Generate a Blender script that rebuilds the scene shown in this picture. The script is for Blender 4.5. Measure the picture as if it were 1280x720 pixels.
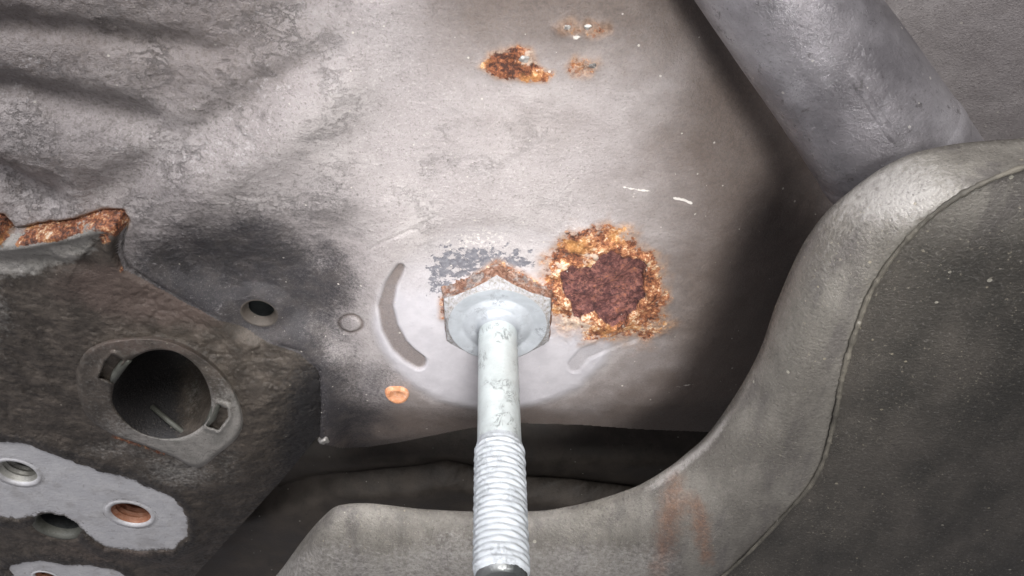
import bpy, bmesh, math, random
import numpy as np
from mathutils import Vector, Matrix

random.seed(7)
scene = bpy.context.scene
for o in list(bpy.data.objects):
    bpy.data.objects.remove(o)

# ------------------------------------------------------------------ camera
F_PX = 1000.0                       # focal length, in photo pixels (1280 wide)
PITCH = math.radians(48)
FW = np.array([0, math.cos(PITCH), math.sin(PITCH)])
UP = np.array([0, -math.sin(PITCH), math.cos(PITCH)])
RT = np.array([1.0, 0, 0])
BOLT_FACE = np.array([0, 0, -0.007])
CAM = BOLT_FACE - 0.25 * (FW + RT * (622 - 640) / F_PX + UP * (360 - 406) / F_PX)
cd = bpy.data.cameras.new('camera')
cd.sensor_width = 36.0
cd.lens = 36.0 * F_PX / 1280.0
cd.clip_start = 0.005
cd.clip_end = 50
cam = bpy.data.objects.new('camera', cd)
scene.collection.objects.link(cam)
cam.location = CAM
cam.rotation_euler = (math.radians(90) + PITCH, 0, 0)
scene.camera = cam

# ------------------------------------------------------------------ world and lamps
world = bpy.data.worlds.new('World')
scene.world = world
world.use_nodes = True
bg = world.node_tree.nodes['Background']
bg.inputs[0].default_value = (0.98, 0.94, 1.0, 1)
bg.inputs[1].default_value = 0.22


def area_lamp(name, loc, target, size, power, color):
    ld = bpy.data.lights.new(name, 'AREA')
    ld.shape = 'DISK'
    ld.size = size
    ld.energy = power
    ld.color = color
    lo = bpy.data.objects.new(name, ld)
    scene.collection.objects.link(lo)
    lo.location = loc
    lo.rotation_euler = (Vector(target) - Vector(loc)).to_track_quat('-Z', 'Y').to_euler()
    return lo


area_lamp('key_light', (0.05, -1.00, -0.36), (0.0, 0.0, 0.0), 0.50, 7.8, (1.0, 0.962, 0.94))  # added key, source unseen; stands in for light from the viewer's side
area_lamp('rim_light', (-0.62, -0.75, -0.16), (-0.08, -0.03, 0.0), 0.25, 3.6, (0.93, 0.92, 1.0))  # added unseen light standing in for the open side, gives relief at left
hl = area_lamp('centre_glow_light', (0.03, -0.23, -0.33), (-0.002, -0.026, 0.0), 0.12, 0.120, (1.0, 0.972, 0.955))  # added spot with no visible source, makes the bright centre above the bolt
hl.data.spread = math.radians(31)

scene.view_settings.view_transform = 'Standard'
scene.view_settings.look = 'None'
scene.view_settings.exposure = 0.12
scene.view_settings.gamma = 1.0


# ------------------------------------------------------------------ helpers
def W(px, py, z):
    """photo pixel -> world point on the horizontal plane at height z"""
    d = FW + RT * (px - 640) / F_PX + UP * (360 - py) / F_PX
    return CAM + d * ((z - CAM[2]) / d[2])


def depth_at(px, py, z):
    d = FW + UP * (360 - py) / F_PX
    return (z - CAM[2]) / d[2]


def pix(x, y, z):
    v = [x - CAM[0], y - CAM[1], z - CAM[2]]
    dep = v[1] * FW[1] + v[2] * FW[2]
    return 640 + F_PX * v[0] / dep, 360 - F_PX * (v[1] * UP[1] + v[2] * UP[2]) / dep


def sm(a, b, x):
    t = np.clip((x - a) / (b - a), 0, 1)
    return t * t * (3 - 2 * t)


def vnoise(x, y, seed):
    rng = np.random.RandomState(seed)
    tab = rng.rand(256, 256).astype(np.float32)
    xi = np.floor(x).astype(np.int64)
    yi = np.floor(y).astype(np.int64)
    fx = (x - xi).astype(np.float32)
    fy = (y - yi).astype(np.float32)
    fx = fx * fx * (3 - 2 * fx)
    fy = fy * fy * (3 - 2 * fy)
    a = tab[xi & 255, yi & 255]
    b = tab[(xi + 1) & 255, yi & 255]
    c = tab[xi & 255, (yi + 1) & 255]
    d = tab[(xi + 1) & 255, (yi + 1) & 255]
    return (a * (1 - fx) + b * fx) * (1 - fy) + (c * (1 - fx) + d * fx) * fy


def fbm(x, y, size, octv, seed):
    """noise about 0, size in metres of the largest lump"""
    tot = 0
    amp, fr, norm = 1.0, 1.0 / size, 0
    for i in range(octv):
        cs, sn = math.cos(i * 1.1 + .4), math.sin(i * 1.1 + .4)
        tot = tot + amp * (vnoise((x * cs - y * sn) * fr + 31.7, (x * sn + y * cs) * fr + 11.3, seed + i) - .5)
        norm += amp
        amp *= .5
        fr *= 2.03
    return tot * 2 / norm


def pdist(px, py, line):
    """distance to a polyline (photo pixels) and arc position 0..1"""
    best = np.full(px.shape, 1e9, np.float32)
    pos = np.zeros(px.shape, np.float32)
    segs = list(zip(line[:-1], line[1:]))
    L = [math.hypot(b[0] - a[0], b[1] - a[1]) for a, b in segs]
    acc, tot = 0, sum(L)
    for (a, b), l in zip(segs, L):
        t = np.clip(((px - a[0]) * (b[0] - a[0]) + (py - a[1]) * (b[1] - a[1])) / (l * l), 0, 1)
        d = np.hypot(px - a[0] - t * (b[0] - a[0]), py - a[1] - t * (b[1] - a[1]))
        m = d < best
        best = np.where(m, d, best)
        pos = np.where(m, (acc + t * l) / tot, pos)
        acc += l
    return best, pos


def inside(px, py, poly):
    r = np.zeros(px.shape, bool)
    n = len(poly)
    for i in range(n):
        x0, y0 = poly[i]
        x1, y1 = poly[(i + 1) % n]
        if y0 == y1:
            continue
        c = ((y0 > py) != (y1 > py)) & (px < (x1 - x0) * (py - y0) / (y1 - y0) + x0)
        r ^= c
    return r


def sdpoly(px, py, poly):
    d, _ = pdist(px, py, list(poly) + [poly[0]])
    return np.where(inside(px, py, poly), -d, d)


def blob(px, py, cx, cy, rx, ry):
    return np.exp(-(((px - cx) / rx) ** 2 + ((py - cy) / ry) ** 2))


def smooth_line(pts, n):
    """Catmull-Rom through points (any dimension), n samples, uniform in parameter"""
    P = np.array(pts, float)
    P = np.vstack([2 * P[0] - P[1], P, 2 * P[-1] - P[-2]])
    m = len(P) - 3
    out = []
    for u in np.linspace(0, m - 1e-9, n):
        i = int(u)
        t = u - i
        a, b, c, d = P[i:i + 4]
        out.append(.5 * (2 * b + (c - a) * t + (2 * a - 5 * b + 4 * c - d) * t * t + (3 * b - a - 3 * c + d) * t ** 3))
    return np.array(out)


def closed_line(pts, n):
    P = np.array(pts, float)
    P = np.vstack([P[-1], P, P[0], P[1]])
    m = len(P) - 3
    out = []
    for u in np.linspace(0, m, n, endpoint=False):
        i = int(u)
        t = u - i
        a, b, c, d = P[i:i + 4]
        out.append(.5 * (2 * b + (c - a) * t + (2 * a - 5 * b + 4 * c - d) * t * t + (3 * b - a - 3 * c + d) * t ** 3))
    return np.array(out)


def mesh_obj(name, verts, faces, mat, parent=None, smooth=True, attrs=None):
    me = bpy.data.meshes.new(name)
    verts = np.asarray(verts, np.float32)
    if isinstance(faces, np.ndarray):
        nf, k = faces.shape
        me.vertices.add(len(verts))
        me.vertices.foreach_set('co', verts.ravel())
        me.loops.add(nf * k)
        me.loops.foreach_set('vertex_index', faces.ravel().astype(np.int32))
        me.polygons.add(nf)
        me.polygons.foreach_set('loop_start', np.arange(0, nf * k, k, dtype=np.int32))
        me.update(calc_edges=True)
    else:
        me.from_pydata([tuple(map(float, v)) for v in verts], [], faces)
        me.update()
    me.polygons.foreach_set('use_smooth', np.full(len(me.polygons), smooth, bool))
    for an, arr in (attrs or {}).items():
        a = me.attributes.new(an, 'FLOAT_COLOR', 'POINT')
        a.data.foreach_set('color', np.ascontiguousarray(arr, np.float32).ravel())
    me.materials.append(mat)
    ob = bpy.data.objects.new(name, me)
    scene.collection.objects.link(ob)
    if parent:
        ob.parent = parent
    return ob


def grid_faces(nu, nv, close_u=False):
    f = []
    for i in range(nu if close_u else nu - 1):
        for j in range(nv - 1):
            a = i * nv + j
            b = ((i + 1) % nu) * nv + j
            f.append((a, b, b + 1, a + 1))
    return np.array(f)


def thing(name, label, cat, loc=(0, 0, 0)):
    o = bpy.data.objects.new(name, None)
    scene.collection.objects.link(o)
    o.empty_display_size = .02
    o.location = loc
    o['label'] = label
    o['category'] = cat
    return o


# ------------------------------------------------------------------ materials
class NT:
    def __init__(self, name):
        self.mat = bpy.data.materials.new(name)
        self.mat.use_nodes = True
        self.t = self.mat.node_tree
        self.bsdf = self.t.nodes['Principled BSDF']
        self.co = self.n('ShaderNodeTexCoord').outputs['Object']

    def n(self, kind):
        return self.t.nodes.new(kind)

    def put(self, sock, val):
        if isinstance(val, bpy.types.NodeSocket):
            self.t.links.new(val, sock)
        elif isinstance(val, tuple) and len(val) == 3 and sock.type == 'RGBA':
            sock.default_value = (*val, 1)
        else:
            sock.default_value = val

    def math(self, op, a, b=0.0, c=0.0, clamp=False):
        m = self.n('ShaderNodeMath')
        m.operation = op
        m.use_clamp = clamp
        for i, v in enumerate((a, b, c)):
            self.put(m.inputs[i], v)
        return m.outputs[0]

    def noise(self, scale, detail=4, rough=.55, dist=0, vec=None):
        t = self.n('ShaderNodeTexNoise')
        self.put(t.inputs['Vector'], vec or self.co)
        t.inputs['Scale'].default_value = scale
        t.inputs['Detail'].default_value = detail
        t.inputs['Roughness'].default_value = rough
        t.inputs['Distortion'].default_value = dist
        return t.outputs[0]

    def stretch(self, s, rz=0):
        m = self.n('ShaderNodeMapping')
        self.put(m.inputs[0], self.co)
        m.inputs['Scale'].default_value = s
        m.inputs['Rotation'].default_value = (0, 0, rz)
        return m.outputs[0]

    def range(self, v, a, b, lo=0.0, hi=1.0, smooth=True):
        r = self.n('ShaderNodeMapRange')
        r.interpolation_type = 'SMOOTHSTEP' if smooth else 'LINEAR'
        self.put(r.inputs[0], v)
        for i, x in enumerate((a, b, lo, hi)):
            self.put(r.inputs[i + 1], x)
        return r.outputs[0]

    def mix(self, f, a, b, mode='MIX'):
        m = self.n('ShaderNodeMix')
        m.data_type = 'RGBA'
        m.blend_type = mode
        self.put(m.inputs[0], f)
        self.put(m.inputs[6], a)
        self.put(m.inputs[7], b)
        return m.outputs[2]

    def ramp(self, f, stops):
        r = self.n('ShaderNodeValToRGB')
        self.put(r.inputs[0], f)
        e = r.color_ramp.elements
        while len(e) < len(stops):
            e.new(.5)
        for el, (p, c) in zip(e, stops):
            el.position = p
            el.color = (*c, 1)
        return r.outputs[0]

    def specks(self, scale, size, keep):
        """scattered small grains: 1 on a grain"""
        v = self.n('ShaderNodeTexVoronoi')
        self.put(v.inputs['Vector'], self.co)
        v.inputs['Scale'].default_value = scale
        s = self.n('ShaderNodeSeparateColor')
        self.t.links.new(v.outputs['Color'], s.inputs[0])
        on = self.math('GREATER_THAN', s.outputs[0], 1 - keep)
        rad = self.math('MULTIPLY', s.outputs[1], size)
        return self.math('MULTIPLY', on, self.math('LESS_THAN', v.outputs['Distance'], rad))

    def attr(self, name):
        a = self.n('ShaderNodeAttribute')
        a.attribute_name = name
        s = self.n('ShaderNodeSeparateColor')
        self.t.links.new(a.outputs['Color'], s.inputs[0])
        return s.outputs[0], s.outputs[1], s.outputs[2], a.outputs['Alpha']

    def bump(self, h, dist, strength=1.0, chain=None):
        b = self.n('ShaderNodeBump')
        self.put(b.inputs['Height'], h)
        b.inputs['Distance'].default_value = dist
        if isinstance(strength, float) and strength < 0:
            b.invert = True
            strength = -strength
        self.put(b.inputs['Strength'], strength)
        if chain is not None:
            self.put(b.inputs['Normal'], chain)
        return b.outputs[0]

    def done(self, color, rough, normal=None, metal=0.0, spec=.5):
        self.put(self.bsdf.inputs['Base Color'], color)
        self.put(self.bsdf.inputs['Roughness'], rough)
        self.put(self.bsdf.inputs['Metallic'], metal)
        self.put(self.bsdf.inputs['Specular IOR Level'], spec)
        if normal is not None:
            self.put(self.bsdf.inputs['Normal'], normal)
        return self.mat


RUST_STOPS = [(.12, (.055, .022, .014)), (.30, (.17, .058, .026)), (.45, (.26, .092, .043)),
              (.60, (.40, .165, .070)), (.74, (.56, .35, .19)), (.92, (.74, .64, .52))]


def rust_color(m, pale=0.0):
    rv = m.math('ADD', m.math('MULTIPLY', m.noise(950, 6, .72, .4), .75), m.math('MULTIPLY', m.noise(190, 5, .6), .55))
    rv = m.range(rv, .50, .82, 0, 1, False)
    rc = m.ramp(rv, RUST_STOPS)
    rc = m.mix(m.range(m.noise(95, 3), .50, .66, 0, .5), rc, (.56, .29, .08))
    pv = m.math('ADD', m.noise(210, 6, .65, .5), m.math('MULTIPLY', pale, .35))
    return m.mix(m.range(pv, .63, .71, 0, .65), rc, (.56, .49, .41))


def panel_material():
    m = NT('underbody paint')
    soot_shade, dirt_shade, rust, scab = m.attr('mask_a')
    bare, flake, wrin, pale = m.attr('mask_b')
    big = m.noise(28, 4)
    mid = m.noise(170, 5, .6)
    fine = m.noise(900, 5, .65)
    grit = m.noise(2200, 3, .7)
    base = m.mix(m.range(big, .35, .7), (.335, .309, .307), (.43, .402, .396))
    base = m.mix(m.range(mid, .35, .7, 0, .55), base, (.30, .275, .27))
    # peppering of dark pits in the undercoat
    pit = m.range(m.math('ADD', fine, m.math('MULTIPLY', wrin, .10)), .62, .68)
    base = m.mix(m.math('MULTIPLY', pit, .55), base, (.17, .155, .145))
    gr = m.math('ADD', m.math('MULTIPLY', grit, .6), m.math('MULTIPLY', m.noise(1300, 3, .6), .4))
    base = m.mix(m.range(gr, .54, .64, 0, .40), base, (.66, .63, .60))
    base = m.mix(m.range(gr, .46, .37, 0, .55), base, (.15, .137, .13))
    # clean pressed boss
    base = m.mix(bare, base, m.mix(m.range(mid, .3, .7), (.41, .40, .425), (.48, .47, .495)))
    # brown road film; its mask also carries painted light falloff
    dn = m.math('ADD', dirt_shade, m.math('ADD', m.math('MULTIPLY', m.math('SUBTRACT', mid, .5), .18), m.math('MULTIPLY', m.math('SUBTRACT', grit, .5), .45)))
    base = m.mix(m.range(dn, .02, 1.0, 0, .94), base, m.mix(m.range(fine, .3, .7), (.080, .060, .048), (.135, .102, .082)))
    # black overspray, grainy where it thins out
    sn = m.math('ADD', soot_shade, m.math('MULTIPLY', m.math('SUBTRACT', fine, .5), .75))
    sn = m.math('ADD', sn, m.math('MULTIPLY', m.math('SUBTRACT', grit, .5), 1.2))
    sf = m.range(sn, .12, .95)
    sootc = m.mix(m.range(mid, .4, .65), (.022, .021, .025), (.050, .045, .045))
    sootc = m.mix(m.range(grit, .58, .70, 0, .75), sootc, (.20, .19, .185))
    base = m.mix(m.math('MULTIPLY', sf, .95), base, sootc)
    # paint flaked to blue grey metal
    fl = m.range(m.math('ADD', flake, m.math('MULTIPLY', m.math('SUBTRACT', m.noise(430, 7, .68), .5), 1.9)), .52, .58)
    base = m.mix(fl, base, m.mix(m.range(fine, .3, .7), (.105, .107, .125), (.20, .202, .222)))
    # pale bare scratches, lifted paint flakes
    pl = m.range(m.math('ADD', pale, m.math('MULTIPLY', m.math('SUBTRACT', fine, .5), .9)), .42, .6)
    base = m.mix(pl, base, (.66, .63, .59))
    # rust
    rn = m.math('ADD', rust, m.math('MULTIPLY', m.math('SUBTRACT', m.noise(560, 7, .74), .5), 1.7))
    halo = m.range(m.math('ADD', rust, m.math('MULTIPLY', m.math('SUBTRACT', mid, .5), .4)), .08, .62, 0, .6)
    base = m.mix(halo, base, m.mix(m.range(fine, .35, .65), (.20, .105, .055), (.40, .25, .15)))
    rf = m.range(rn, .50, .72)
    rc = rust_color(m, pale)
    base = m.mix(rf, base, rc)
    sv = m.math('ADD', m.math('MULTIPLY', m.noise(800, 6, .7, .6), .6), m.math('MULTIPLY', m.noise(220, 4, .6), .4))
    scabc = m.ramp(m.range(sv, .34, .68, 0, 1, False), [(.05, (.030, .012, .014)), (.4, (.110, .040, .036)), (.62, (.21, .090, .074)), (.8, (.30, .115, .065)), (.95, (.42, .17, .07))])
    ck = m.math('ABSOLUTE', m.math('SUBTRACT', m.noise(190, 6, .65, .4, m.stretch((1, 1.6, 1), .5)), .5))
    scabc = m.mix(m.range(ck, .004, .022, .8, 0), scabc, (.022, .009, .010))
    base = m.mix(m.range(scab, .4, .6), base, scabc)
    sp = m.specks(650, .24, .05)
    base = m.mix(m.math('MULTIPLY', sp, .8), base, (.55, .52, .47))
    allrust = m.math('MAXIMUM', rf, scab)
    rough = m.math('SUBTRACT', m.range(fine, .3, .7, .42, .62), m.math('MULTIPLY', wrin, .16))
    rough = m.math('ADD', rough, m.math('MULTIPLY', allrust, .3), clamp=True)
    # crazed underseal
    crk = m.math('ABSOLUTE', m.math('SUBTRACT', m.noise(210, 8, .72, .25, m.stretch((.75, 1.25, 1), .25)), .5))
    crk = m.math('MULTIPLY', m.range(crk, .004, .03, 1, 0), m.math('MULTIPLY', wrin, m.range(m.noise(60, 3), .46, .64)))
    base = m.mix(m.math('MULTIPLY', crk, .2), base, (.13, .118, .115))
    glint = m.math('MULTIPLY', m.range(m.noise(640, 4, .7), .56, .66), m.math('MULTIPLY', wrin, m.range(m.noise(42, 4), .5, .62)))
    base = m.mix(m.math('MULTIPLY', glint, .55), base, (.62, .60, .61))  # glints painted into the base colour along the folds
    # fine relief
    nb = m.bump(fine, .00045, m.math('ADD', .38, m.math('MULTIPLY', wrin, .5)))
    nb = m.bump(grit, .0005, m.math('ADD', .55, m.math('MULTIPLY', m.math('SUBTRACT', wrin, bare), .35)), nb)
    nb = m.bump(m.noise(420, 7, .68), .0012, m.math('MULTIPLY', allrust, .85), nb)
    nb = m.bump(fl, .00025, -.5, nb)
    nb = m.bump(crk, .0007, -.8, nb)
    nb = m.bump(m.noise(380, 4, .6, .5), .0011, m.math('MULTIPLY', wrin, .5), nb)
    return m.done(base, rough, nb, 0, .5)


def rail_material(name='rail undercoat', lumps=.62):
    m = NT(name)
    soot_shade, dirt_shade, rust, scab = m.attr('mask_a')
    bare, flake, wrin, pale = m.attr('mask_b')
    mid = m.noise(150, 5, .6)
    fine = m.noise(800, 5, .65)
    grit = m.noise(2000, 3, .7)
    base = m.mix(m.range(mid, .35, .68), (.058, .049, .040), (.122, .103, .084))
    base = m.mix(m.range(m.math('ADD', dirt_shade, m.math('MULTIPLY', m.math('SUBTRACT', mid, .5), .8)), .25, .8, 0, .8), base, (.125, .092, .078))
    lt = m.math('ADD', bare, m.math('MULTIPLY', m.math('SUBTRACT', fine, .5), 1.1))
    base = m.mix(m.range(lt, .3, .85, 0, .9), base, m.mix(m.range(mid, .3, .7), (.27, .265, .245), (.40, .385, .36)))
    sn = m.math('ADD', soot_shade, m.math('MULTIPLY', m.math('SUBTRACT', fine, .5), .9))
    base = m.mix(m.range(sn, .2, .8, 0, .92), base, (.020, .020, .022))
    rn = m.math('ADD', rust, m.math('MULTIPLY', m.math('SUBTRACT', m.noise(420, 7, .68), .5), 1.2))
    rf = m.range(rn, .4, .58)
    base = m.mix(rf, base, rust_color(m, pale))
    base = m.mix(m.range(grit, .60, .70, 0, .7), base, (.21, .185, .15))
    base = m.mix(m.range(grit, .42, .32, 0, .7), base, (.018, .016, .015))
    sp = m.specks(620, .22, .08)
    base = m.mix(m.math('MULTIPLY', sp, .6), base, (.34, .31, .26))
    vo = m.n('ShaderNodeTexVoronoi')
    vo.feature = 'SMOOTH_F1'
    m.put(vo.inputs['Vector'], m.stretch((1, .7, .5)))
    vo.inputs['Scale'].default_value = 520
    peb = m.math('MULTIPLY', vo.outputs['Distance'], m.range(m.noise(110, 3), .4, .62))
    nb = m.bump(peb, .0018, -lumps)
    nb = m.bump(fine, .0005, .6, nb)
    nb = m.bump(grit, .0004, .7, nb)
    return m.done(base, m.range(fine, .3, .7, .34, .60), nb, 0, .5)


def bare_metal_material():
    m = NT('bare pad metal')
    mid = m.noise(140, 5)
    fine = m.noise(1100, 4, .65)
    c = m.mix(m.range(mid, .35, .7), (.68, .69, .71), (.78, .79, .80))
    c = m.mix(m.range(fine, .62, .7, 0, .6), c, (.40, .40, .41))
    c = m.mix(m.range(m.noise(420, 6, .7), .56, .66, 0, .55), c, (.84, .83, .82))
    c = m.mix(m.range(m.noise(300, 6, .7, .5), .60, .66, 0, .45), c, (.40, .385, .37))
    scr = m.noise(240, 5, .7, 0, m.stretch((.25, 3, 1), .5))
    c = m.mix(m.range(scr, .58, .64, 0, .35), c, (.45, .45, .46))
    c = m.mix(m.range(m.noise(75, 6, .68), .48, .66, 0, .38), c, (.36, .345, .33))
    _, edge, _, _ = m.attr('mask_b')
    en = m.math('ADD', edge, m.math('MULTIPLY', m.math('SUBTRACT', m.noise(700, 6, .7), .5), 1.4))
    c = m.mix(m.range(en, .55, .85, 0, .85), c, (.13, .12, .11))
    nb = m.bump(fine, .0002, .5)
    nb = m.bump(en, .0004, -.5, nb)
    return m.done(c, .42, nb, .1, .5)


def zinc_material(name, tint, dark=.5, metal=.3, rough=.42):
    m = NT(name)
    mid = m.noise(220, 5, .6)
    fine = m.noise(900, 6, .7)
    c = m.mix(m.range(mid, .3, .7), tint, tuple(min(1, x * 1.18) for x in tint))
    crack = m.math('ABSOLUTE', m.math('SUBTRACT', m.noise(330, 6, .7, 1.0, m.stretch((1, 1, .55))), .5))
    cm = m.math('MULTIPLY', m.range(crack, .012, .03, 1, 0), m.range(m.noise(120, 2), .46, .60))
    c = m.mix(m.math('MULTIPLY', cm, dark), c, (.11, .12, .12))
    c = m.mix(m.math('MULTIPLY', m.range(fine, .60, .70), dark * .7), c, (.22, .23, .23))
    nb = m.bump(fine, .0003, .5)
    nb = m.bump(cm, .0003, -.6, nb)
    return m.done(c, m.range(mid, .3, .7, rough - .08, rough + .08), nb, metal, .5)


def rust_material(name, stops, rough=.85, scale=420, bump=.001):
    m = NT(name)
    n = m.noise(scale, 8, .67, .5)
    c = m.ramp(n, stops)
    nb = m.bump(m.noise(scale * 1.3, 6, .68), bump, .9)
    return m.done(c, rough, nb, 0, .3)


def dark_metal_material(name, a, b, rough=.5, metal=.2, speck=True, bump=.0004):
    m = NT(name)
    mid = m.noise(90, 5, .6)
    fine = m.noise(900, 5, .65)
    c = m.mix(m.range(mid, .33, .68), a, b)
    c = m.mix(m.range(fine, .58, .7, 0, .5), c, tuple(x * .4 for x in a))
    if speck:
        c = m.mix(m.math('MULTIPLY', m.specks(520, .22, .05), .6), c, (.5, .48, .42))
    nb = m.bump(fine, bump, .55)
    return m.done(c, m.range(mid, .3, .7, rough - .1, rough + .12), nb, metal, .5)


def flank_material():
    m = NT('rusty hexagon flank')
    n = m.noise(520, 8, .68, .5)
    c = m.ramp(n, [(.30, (.06, .03, .022)), (.43, (.18, .088, .058)), (.54, (.30, .165, .115)), (.68, (.46, .34, .27))])
    c = m.mix(m.range(m.noise(170, 5, .65), .50, .60, 0, .75), c, m.mix(m.range(n, .4, .6), (.20, .19, .185), (.40, .385, .37)))
    c = m.mix(m.range(m.noise(240, 5, .65), .60, .66, 0, .8), c, (.05, .03, .022))
    nb = m.bump(m.noise(680, 6, .7), .0018, .9)
    return m.done(c, .82, nb, 0, .35)


def silencer_material():
    m = NT('silencer aluminised steel')
    soot_shade, painted_lit, rust, _ = m.attr('mask_a')
    mid = m.noise(75, 6, .6, 0, m.stretch((1, .5, 1)))
    fine = m.noise(750, 5, .65)
    grit = m.noise(1700, 3, .7)
    c = m.mix(m.range(mid, .35, .68), (.158, .148, .130), (.265, .252, .222))
    streak = m.noise(150, 4, .6, 0, m.stretch((1, .25, 1), .6))
    c = m.mix(m.range(streak, .48, .68, 0, .55), c, (.105, .095, .094))
    c = m.mix(m.range(m.math('ADD', painted_lit, m.math('MULTIPLY', m.math('SUBTRACT', fine, .5), .8)), .3, .8, 0, .9), c, (.46, .445, .42))
    sn = m.math('ADD', soot_shade, m.math('MULTIPLY', m.math('SUBTRACT', mid, .5), .28))
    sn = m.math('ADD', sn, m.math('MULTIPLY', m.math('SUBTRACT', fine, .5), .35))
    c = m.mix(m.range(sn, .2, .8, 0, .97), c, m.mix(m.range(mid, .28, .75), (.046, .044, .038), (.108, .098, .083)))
    rn = m.math('ADD', rust, m.math('MULTIPLY', m.math('SUBTRACT', m.noise(330, 7, .7, 0, m.stretch((1, .5, 1))), .5), 1.3))
    c = m.mix(m.range(rn, .3, 1.1, 0, .62), c, m.mix(m.range(fine, .4, .6), (.17, .085, .055), (.30, .155, .09)))
    sp = m.math('MULTIPLY', m.specks(260, .17, .10), m.range(m.noise(35, 2), .4, .55))
    c = m.mix(m.math('MULTIPLY', sp, .75), c, (.50, .48, .40))
    dust = m.math('MULTIPLY', m.range(m.noise(1250, 3, .65), .62, .69), m.range(m.noise(48, 4, .6), .38, .62))
    c = m.mix(m.math('MULTIPLY', dust, .7), c, (.36, .33, .26))
    sp2 = m.specks(600, .22, .06)
    c = m.mix(m.math('MULTIPLY', sp2, .6), c, (.42, .38, .28))
    gr = m.math('ADD', m.math('MULTIPLY', grit, .55), m.math('MULTIPLY', m.noise(1100, 3, .6), .45))
    c = m.mix(m.range(gr, .54, .66, 0, .40), c, m.mix(.35, c, (.62, .6, .56)))
    c = m.mix(m.range(gr, .46, .36, 0, .6), c, m.mix(.65, c, (.03, .028, .026)))
    nb = m.bump(fine, .0006, .5)
    nb = m.bump(grit, .0004, .7, nb)
    nb = m.bump(sp, .0006, .7, nb)
    return m.done(c, m.range(fine, .3, .7, .32, .55), nb, .2, .5)


MAT_PANEL = panel_material()
MAT_RAIL = rail_material()
MAT_SLEEVE_PAINT = rail_material('sleeve paint', .04)
MAT_PAD = bare_metal_material()
MAT_ZINC = zinc_material('zinc plated shank', (.45, .495, .495), .6, .25, .42)
MAT_ZINC_FACE = zinc_material('zinc plated face', (.35, .375, .40), .35, .25, .42)
MAT_ZINC_THREAD = zinc_material('zinc plated thread', (.40, .43, .455), .22, .0, .6)
MAT_RUST = rust_material('rust', RUST_STOPS)
MAT_RUSTBROWN = flank_material()
MAT_WHITE_RIM = rust_material('chalky zinc edge', [(.32, (.16, .13, .11)), (.44, (.27, .26, .25)), (.58, (.34, .345, .36)), (.8, (.55, .55, .55))], .6, 900, .0006)
MAT_COPPER = rust_material('copper thread', [(.25, (.20, .08, .045)), (.5, (.42, .20, .12)), (.8, (.60, .38, .27))], .5, 300, .0005)
MAT_COPPER_PLUG = rust_material('copper plug', [(.25, (.35, .13, .06)), (.5, (.68, .32, .17)), (.75, (.85, .62, .48))], .35, 260, .0008)
MAT_SLEEVE = dark_metal_material('sleeve grey', (.085, .088, .074), (.15, .155, .135), .5, .1)
MAT_BORE = dark_metal_material('inside of bore', (.016, .018, .019), (.045, .05, .05), .5, .1, False)  # near-black colour stands in for the shade inside the holes
MAT_STEEL_THREAD = dark_metal_material('steel thread', (.34, .34, .31), (.52, .52, .48), .42, .3, False)
MAT_NIB = dark_metal_material('weld spatter', (.20, .19, .18), (.42, .41, .39), .35, .4, False, .0008)
MAT_TIP = dark_metal_material('oily bolt point', (.10, .11, .11), (.2, .21, .21), .22, .7, False)
def pipe_material():
    m = NT('exhaust pipe steel')
    big = m.noise(32, 5, .6)
    mid = m.noise(140, 5, .62)
    fine = m.noise(900, 5, .65)
    grit = m.noise(2000, 3, .7)
    c = m.mix(m.range(big, .36, .62), (.13, .124, .132), (.34, .33, .345))
    c = m.mix(m.range(mid, .42, .66, 0, .6), c, (.20, .19, .20))
    c = m.mix(m.range(m.noise(260, 6, .7), .60, .68, 0, .7), c, (.065, .06, .06))
    c = m.mix(m.range(m.noise(310, 6, .7, .5), .63, .70, 0, .6), c, (.40, .39, .40))
    c = m.mix(m.range(grit, .58, .70, 0, .5), c, (.045, .042, .042))
    c = m.mix(m.math('MULTIPLY', m.specks(600, .22, .06), .7), c, (.5, .48, .45))
    nb = m.bump(mid, .0006, .4)
    nb = m.bump(fine, .0004, .5, nb)
    nb = m.bump(grit, .0002, .5, nb)
    return m.done(c, m.range(mid, .3, .7, .26, .46), nb, .4, .5)


MAT_PIPE = pipe_material()
MAT_REAR = dark_metal_material('brown far panel', (.060, .052, .044), (.105, .090, .076), .6, .0)
MAT_SIL = silencer_material()
MAT_SEAM = dark_metal_material('seam bead', (.08, .075, .062), (.20, .185, .15), .6, .1)

# ================================================================== underbody (welded shell)
body = thing('car_underbody', 'grey undersealed car underbody with flaking rust patch, black overspray and drilled rail', 'car underbody')


def spaced(*pieces):
    out = []
    for a, b, s in pieces:
        n = max(1, int(round((b - a) / s)))
        out.append(np.linspace(a, b, n, endpoint=False))
    out.append([pieces[-1][1]])
    return np.concatenate(out)


gx = spaced((-.34, -.22, .003), (-.22, -.03, .0005), (-.03, .07, .0003), (.07, .20, .00055), (.20, .32, .003))
gy = spaced((-.22, -.12, .003), (-.12, -.045, .00055), (-.045, .032, .0003), (.032, .19, .0005))
X, Y = np.meshgrid(gx, gy, indexing='ij')
n_lump = fbm(X, Y, .03, 4, 3)
n_mid = fbm(X, Y, .008, 4, 20)
n_fine = fbm(X, Y * .75, .0028, 3, 40)

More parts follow.
